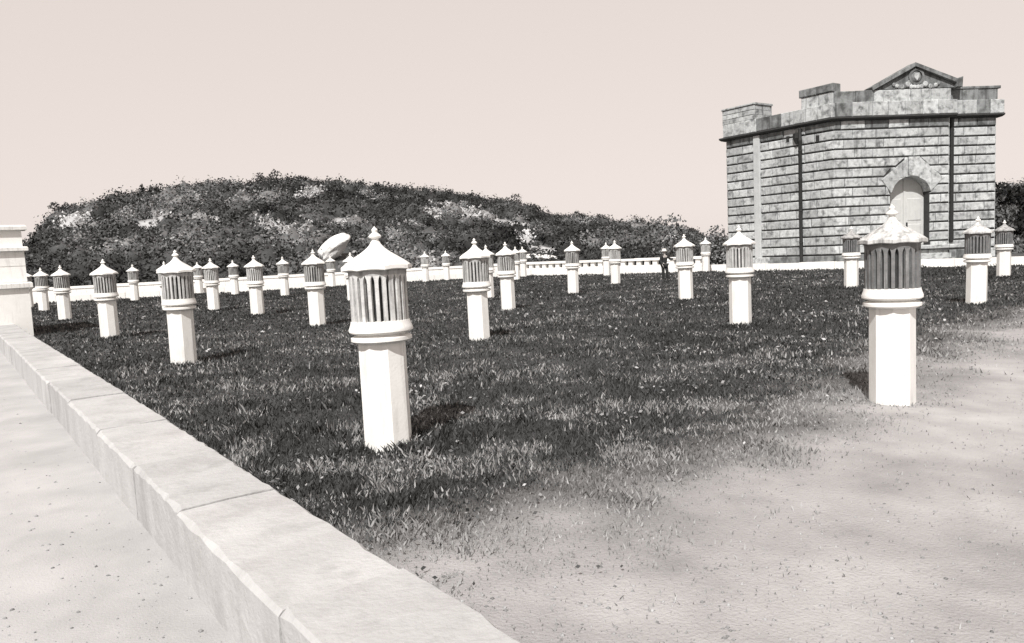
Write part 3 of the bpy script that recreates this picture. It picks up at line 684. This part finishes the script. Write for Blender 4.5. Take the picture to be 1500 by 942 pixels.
for i, (px, r_, h_) in enumerate([(88, 2.0, 2.4), (150, 1.4, 1.6), (210, .5, 2.2), (223, .4, 2.0), (245, 1.9, 1.7), (310, 1.9, 2.0), (335, 1.6, 2.0), (395, 2.1, 2.8), (440, 2.3, 2.4), (487, 1.6, 1.6), (530, 1.1, 1.9), (552, .6, 1.8), (575, 1.4, 1.5), (622, .6, 1.9), (650, 2.2, 1.9), (695, 1.3, 2.0), (742, 2.6, 2.6), (777, 2.0, 2.3), (828, 1.5, 1.8), (850, 2.3, 2.2), (885, 1.7, 1.9), (935, 1.8, 2.2), (965, 1.6, 1.7), (1010, 1.8, 1.8)]):
    bush('bush', px, .97, r_, h_, cl, 'bush', crest, .026, 520, .17)
# other plants one can point to
P_ = on_z(985, 407); bush('bush', 985, 0, 1.9, 3.3, 'round pale grey bush rising behind the outer parapet, close to the standing person', 'bush', None, .15, 700, .14, at=(13.4, 62.0), zbase=-.1)
bush('bush', 1052, 0, 1.5, 3.0, 'small pale bush beside the left end of the stone building', 'bush', None, .17, 500, .13, at=(16.9, 60.5), zbase=-.1)
q = at_y(1492, 300, 62); bush('tree', 1503, 0, 3.2, 4.0, 'dark dense tree standing behind the right end of the stone building', 'tree', None, .012, 3200, .2, True, 0, (q.x + 1.2, q.y))
q = at_y(1470, 300, 56); bush('bush', 1471, 0, 1.9, 3.5, 'grey tall bush growing against the right end of the stone building', 'bush', None, .11, 1500, .15, False, 0, (q.x - .2, q.y))

# pale boulders on the lower slope
def boulder(name, px, py, Yd, size, rot, label, seed):
    q = at_y(px, py, Yd); rg = np.random.default_rng(seed)
    bm = bmesh.new(); bmesh.ops.create_icosphere(bm, subdivisions=4, radius=1)
    for v in bm.verts:
        p = np.array(v.co); k = 1 +   .10 * math.sin(p[0] * 3 + seed) * math.cos(p[1] * 2.4) + .05 * math.sin(p[2] * 5 + p[0] * 4) + .02 * math.sin(p[1] * 13 + p[2] * 11) + rg.uniform(-.012, .012)
        v.co = v.co * k
    me = bpy.data.meshes.new(name); bm.to_mesh(me); bm.free()
    o = link(name, me, M['rock']); o.location = q; o.scale = size; o.rotation_euler = rot
    tag(o, label, 'rock'); return o
boulder('boulder', 489, 362, 73, (2.1, 1.2, .85), (.25, math.radians(-38), .1), 'big pale leaning boulder at the foot of the scrub hill', 2)
boulder('boulder', 792, 377, 70, (1.5, .8, .32), (.1, math.radians(6), 0), 'flat pale rock slab lying just above the outer parapet', 5)
boulder('boulder', 533, 281, 128, (1.5, 1.2, .8), (0, .2, .4), 'pale rock outcrop high on the hill near the crest', 8)

# small capped white block on the far wall by the person
q = on_z(991, 397)
wb = tag(empty('wall_block', (9.92, 47.98, .41)), 'small white block with pyramid cap set on the far low wall beside the standing person', 'stone block')
b1 = pyd('block', [(sx * .22, sy * .2, z) for z in (0, .34) for sx, sy in ((-1, -1), (1, -1), (1, 1), (-1, 1))], [(0, 1, 2, 3), (4, 5, 6, 7), (0, 1, 5, 4), (1, 2, 6, 5), (2, 3, 7, 6), (3, 0, 4, 7)], M['white'], wb)
pyd('cap', [(-.26, -.24, .34), (.26, -.24, .34), (.26, .24, .34), (-.26, .24, .34), (0, 0, .62)], [(0, 1, 2, 3), (0, 1, 4), (1, 2, 4), (2, 3, 4), (3, 0, 4)], M['white'], wb)

# ------------------------------------------------------------------ standing person
def skin_obj(name, pts, edges, radii, mat_, parent, sub=2, root=0):
    me = bpy.data.meshes.new(name); me.from_pydata(pts, edges, []); o = link(name, me, mat_, parent)
    sk = o.modifiers.new('skin', 'SKIN'); sk.use_smooth_shade = True
    lay = me.skin_vertices[0].data
    for i, r in enumerate(radii):
        lay[i].radius = r if isinstance(r, tuple) else (r, r); lay[i].use_root = i == root
    s = o.modifiers.new('sub', 'SUBSURF'); s.levels = sub; s.render_levels = sub
    return o
pp = on_z(974, 411)
per = tag(empty('person', (pp.x, pp.y, 0), math.radians(25)), 'person in dark clothes and pale hat standing on the lawn before the far wall', 'person')
J = dict(pel=(0, 0, .80), wai=(0, .0, .95), che=(0, -.01, 1.14), nk=(0, 0, 1.30), hd=(0, -.015, 1.38), tp=(0, -.01, 1.50),
         hl=(-.09, 0, .76), kl=(-.10, -.02, .43), al=(-.10, .02, .07), fl=(-.11, -.14, .03), hr=(.09, 0, .76), kr=(.12, -.05, .43), ar=(.14, .0, .07), fr=(.16, -.15, .03),
         sl=(-.17, 0, 1.25), el=(-.22, .02, 1.0), wl=(-.20, -.10, .80), sr=(.17, 0, 1.25), er=(.30, -.06, 1.06), wr=(.44, -.16, 1.06))
K = list(J); E_ = [('pel', 'wai'), ('wai', 'che'), ('che', 'nk'), ('nk', 'hd'), ('hd', 'tp'), ('pel', 'hl'), ('hl', 'kl'), ('kl', 'al'), ('al', 'fl'), ('pel', 'hr'), ('hr', 'kr'), ('kr', 'ar'), ('ar', 'fr'), ('che', 'sl'), ('sl', 'el'), ('el', 'wl'), ('che', 'sr'), ('sr', 'er'), ('er', 'wr')]
RD = dict(pel=(.13, .09), wai=(.12, .085), che=(.14, .095), nk=.05, hd=(.075, .09), tp=(.065, .08), hl=.075, kl=.05, al=.035, fl=.035, hr=.075, kr=.05, ar=.035, fr=.035, sl=.055, el=.04, wl=.028, sr=.055, er=.04, wr=.028)
body = skin_obj('body', [J[k] for k in K], [(K.index(a), K.index(b)) for a, b in E_], [RD[k] for k in K], M['skin'], per)
def sub_skin(name, keys, grow, m):
    es = [(keys.index(a), keys.index(b)) for a, b in E_ if a in keys and b in keys]
    rd = [tuple(np.array(RD[k] if isinstance(RD[k], tuple) else (RD[k], RD[k])) + grow) for k in keys]
    return skin_obj(name, [J[k] for k in keys], es, rd, m, body)
sub_skin('jacket', ['pel', 'wai', 'che', 'sl', 'el', 'wl', 'sr', 'er', 'wr'], .022, M['cloth_dark'])
sub_skin('trousers', ['pel', 'hl', 'kl', 'al', 'hr', 'kr', 'ar'], .026, M['cloth_dark'])
sub_skin('shoe', ['al', 'fl'], .012, M['cloth_dark']); sub_skin('shoe', ['ar', 'fr'], .012, M['cloth_dark'])
for s, wr in ((-1, J['wl']), (1, J['wr'])):   # hands: palm and five fingers each
    dr = Vector(wr) - Vector(J['el' if s < 0 else 'er']); dr.normalize(); sd_ = dr.orthogonal().normalized(); P0 = Vector(wr)
    pts = [P0, P0 + dr * .06]; ed = [(0, 1)]; ra = [.022, .026]
    for k, (o, l) in enumerate(((-.03, .055), (-.01, .07), (.01, .075), (.03, .062))):
        i = len(pts); pts += [P0 + dr * .09 + sd_ * o, P0 + dr * (.09 + l) + sd_ * o * 1.1]; ed += [(1, i), (i, i + 1)]; ra += [.010, .008]
    i = len(pts); pts += [P0 + dr * .04 + sd_ * .045, P0 + dr * .085 + sd_ * .06]; ed += [(0, i), (i, i + 1)]; ra += [.011, .009]
    skin_obj('hand', pts, ed, ra, M['skin'], body, 1)
nose = pyd('nose', [(-.012, -.1, 1.405), (.012, -.1, 1.405), (0, -.1, 1.44), (0, -.122, 1.408)], [(0, 1, 3), (1, 2, 3), (2, 0, 3), (0, 2, 1)], M['skin'], body)
hat = link('hat', lathe_mesh('hat', [(.02, 1.47), (.17, 1.462), (.172, 1.475), (.105, 1.49), (.10, 1.56), (.085, 1.59), (.02, 1.595)], 20), M['hat'], body)
hat.location = (0, -.012, 0)

# ------------------------------------------------------------------ grass
r3 = np.random.default_rng(21)
Ng = 600000
th = r3.uniform(-.86, .86, Ng); rr = np.exp(r3.uniform(math.log(2.2), math.log(60), Ng)); gx_, gy_ = np.sin(th) * rr, np.cos(th) * rr
pk = r3.integers(0, len(post_xy), 26000); pa = r3.uniform(0, 2 * math.pi, 26000); pr = .225 + r3.random(26000) ** 2 * .28   # tufts round the feet of the posts
PX = np.array(post_xy); ex, ey = PX[pk, 0] + np.cos(pa) * pr, PX[pk, 1] + np.sin(pa) * pr
tuft = np.concatenate([np.zeros(Ng, bool), np.ones(26000, bool)]); gx_ = np.concatenate([gx_, ex]); gy_ = np.concatenate([gy_, ey])
# fringe along the foot of the near wall
Nf = 14000; fd = r3.uniform(1.0, 26, Nf); fn = 1.57 + r3.random(Nf) ** 2 * .25
gx_ = np.concatenate([gx_, fd * DV.x + fn * NV.x]); gy_ = np.concatenate([gy_, fd * DV.y + fn * NV.y]); tuft = np.concatenate([tuft, np.ones(Nf, bool)])
pgm = fade_mask(gx_, gy_)  # the painted fade also thins the blades and pales their tone
ok = lawn_ok(gx_, gy_) & (r3.random(len(gx_)) > np.clip(pgm * 1.05, 0, .97) ** 1.3)
for (a, b) in post_xy: ok &= (gx_ - a) ** 2 + (gy_ - b) ** 2 > .19 ** 2
gx_, gy_, tuft, pgm = gx_[ok], gy_[ok], tuft[ok], pgm[ok]; n = len(gx_); rr = np.hypot(gx_, gy_)
clump = fbm(gx_, gy_, 1.3, 4, 1); dry = fbm(gx_, gy_, 1.9, 3, 2); big = fbm(gx_, gy_, .22, 3, 3)
hh = (.022 + .055 * r3.random(n) ** 1.5) * (.35 + 1.0 * clump) * (1 + .012 * rr) * (1 - .55 * pgm); hh = hh * (1 + .7 * np.clip((fbm(gx_, gy_, 2.3, 2, 3) - .56) * 5, 0, 1)); hh = np.where(tuft, np.minimum(hh, .075) * (1.0 + .9 * r3.random(n)), hh)
wd = (.0022 + .0008 * rr) * (.6 + .8 * r3.random(n))
a = r3.uniform(0, 2 * math.pi, n); ln = r3.uniform(.1, .9, n) * hh; la = r3.uniform(0, 2 * math.pi, n)
z0 = (fbm(gx_, gy_, .7, 4) - .5) * .05 - .008
sx, sy = np.cos(a) * wd, np.sin(a) * wd; lx, ly = np.cos(la) * ln, np.sin(la) * ln
V = np.stack([np.stack([gx_ - sx, gy_ - sy, z0], -1), np.stack([gx_ + sx, gy_ + sy, z0], -1),
              np.stack([gx_ + sx * .7 + lx * .4, gy_ + sy * .7 + ly * .4, z0 + hh * .6], -1), np.stack([gx_ + lx, gy_ + ly, z0 + hh], -1)], 1).reshape(-1, 3)
pd = np.clip((dry - .46) * 4.0, 0, .9) * np.exp(-np.clip(rr - 7, 0, 99) / 7) * .9 + .012 + np.clip((fbm(gx_, gy_ * 2.2, .5, 4, 2) - .56) * 4, 0, .35) + .93 * pgm
isdry = r3.random(n) < pd
tone = np.where(isdry, .13 + .24 * r3.random(n), (.026 + .052 * r3.random(n)) * (.5 + 1.0 * big))
tone = tone * (1 - pgm) + pgm * (.20 + .16 * r3.random(n))
colr = np.repeat(tone[:, None] * np.array([1.0, .99, .975]), 4, 0)
tag(link('lawn_grass', np_mesh('lawn_grass', V, np.arange(n * 4).reshape(-1, 4), colr), M['blade']), 'dark rough grass with bleached flecks covering the lawn', 'grass', kind='stuff')
# low broad-leaved weeds among the grass, some of them pale-leaved
Nw = 26000
th = r3.uniform(-.8, .8, Nw); rr = np.exp(r3.uniform(math.log(3), math.log(40), Nw)); wx, wy = np.sin(th) * rr, np.cos(th) * rr
wm = fbm(wx, wy, 1.1, 3, 3); ok = lawn_ok(wx, wy) & (wm > .56) & (r3.random(Nw) > fade_mask(wx, wy))
wx, wy, rr = wx[ok], wy[ok], rr[ok]; n = len(wx); sz = (.008 + .0015 * rr) * (.6 + .9 * r3.random(n)); z0 = .03 + .05 * r3.random(n)
t1 = r3.normal(size=(n, 3)); t1[:, 2] *= .5; t1 /= np.linalg.norm(t1, axis=1, keepdims=True); t2 = np.cross(t1, r3.normal(size=(n, 3))); t2 /= np.linalg.norm(t2, axis=1, keepdims=True)
P = np.stack([wx, wy, z0], -1); s_ = sz[:, None]
V = np.stack([P - t1 * s_, P - t2 * s_ * .6, P + t1 * s_, P + t2 * s_ * .6], 1).reshape(-1, 3)
tone = np.where(r3.random(n) < .42 * np.exp(-rr / 16), .22 + .24 * r3.random(n), .05 + .08 * r3.random(n))
tag(link('lawn_weeds', np_mesh('lawn_weeds', V, np.arange(n * 4).reshape(-1, 4), np.repeat(tone, 4)), M['leaf']), 'low broad-leaved weeds with pale leaves scattered through the grass', 'weeds', kind='stuff')

# loose grit on the path and on the painted pale fade
Nk = 30000
ka = r3.uniform(-.85, .8, Nk); kr = np.exp(r3.uniform(math.log(1.5), math.log(14), Nk)); ka[:Nk // 2] = r3.uniform(-1.1, 0, Nk // 2); kx, ky = np.sin(ka) * kr, np.cos(ka) * kr
kn = kx * NV.x + ky * NV.y; ok = np.where(np.arange(Nk) < Nk // 2, (kn < .94) & (kn > -2.8) & (np.arange(Nk) % 3 == 0), (kn > 1.7) & (fade_mask(kx, ky) > .35))
kx, ky = kx[ok], ky[ok]; n = len(kx); s_ = (.0025 + .013 * r3.random(n) ** 4)[:, None, None]
octa = np.array([(1, 0, 0), (0, 1, 0), (-1, 0, 0), (0, -1, 0), (0, 0, .7), (0, 0, -.7)], float); of = np.array([(0, 1, 4), (1, 2, 4), (2, 3, 4), (3, 0, 4), (1, 0, 5), (2, 1, 5), (3, 2, 5), (0, 3, 5)])
kz = np.where(kx * NV.x + ky * NV.y < 1.2, .001, (fbm(kx, ky, .7, 4) - .5) * .05)
V = (octa[None] * (.7 + .6 * r3.random((n, 6, 1))) * s_ + np.stack([kx, ky, kz], -1)[:, None, :]).reshape(-1, 3)
F = (of[None] + (np.arange(n) * 6)[:, None, None]).reshape(-1, 3)
tag(link('loose_grit', np_mesh('loose_grit', V, F, np.repeat(.16 + .24 * r3.random(n), 6)), M['lawn']), 'loose grit scattered over the path and the pale faded patch', 'grit', kind='stuff')
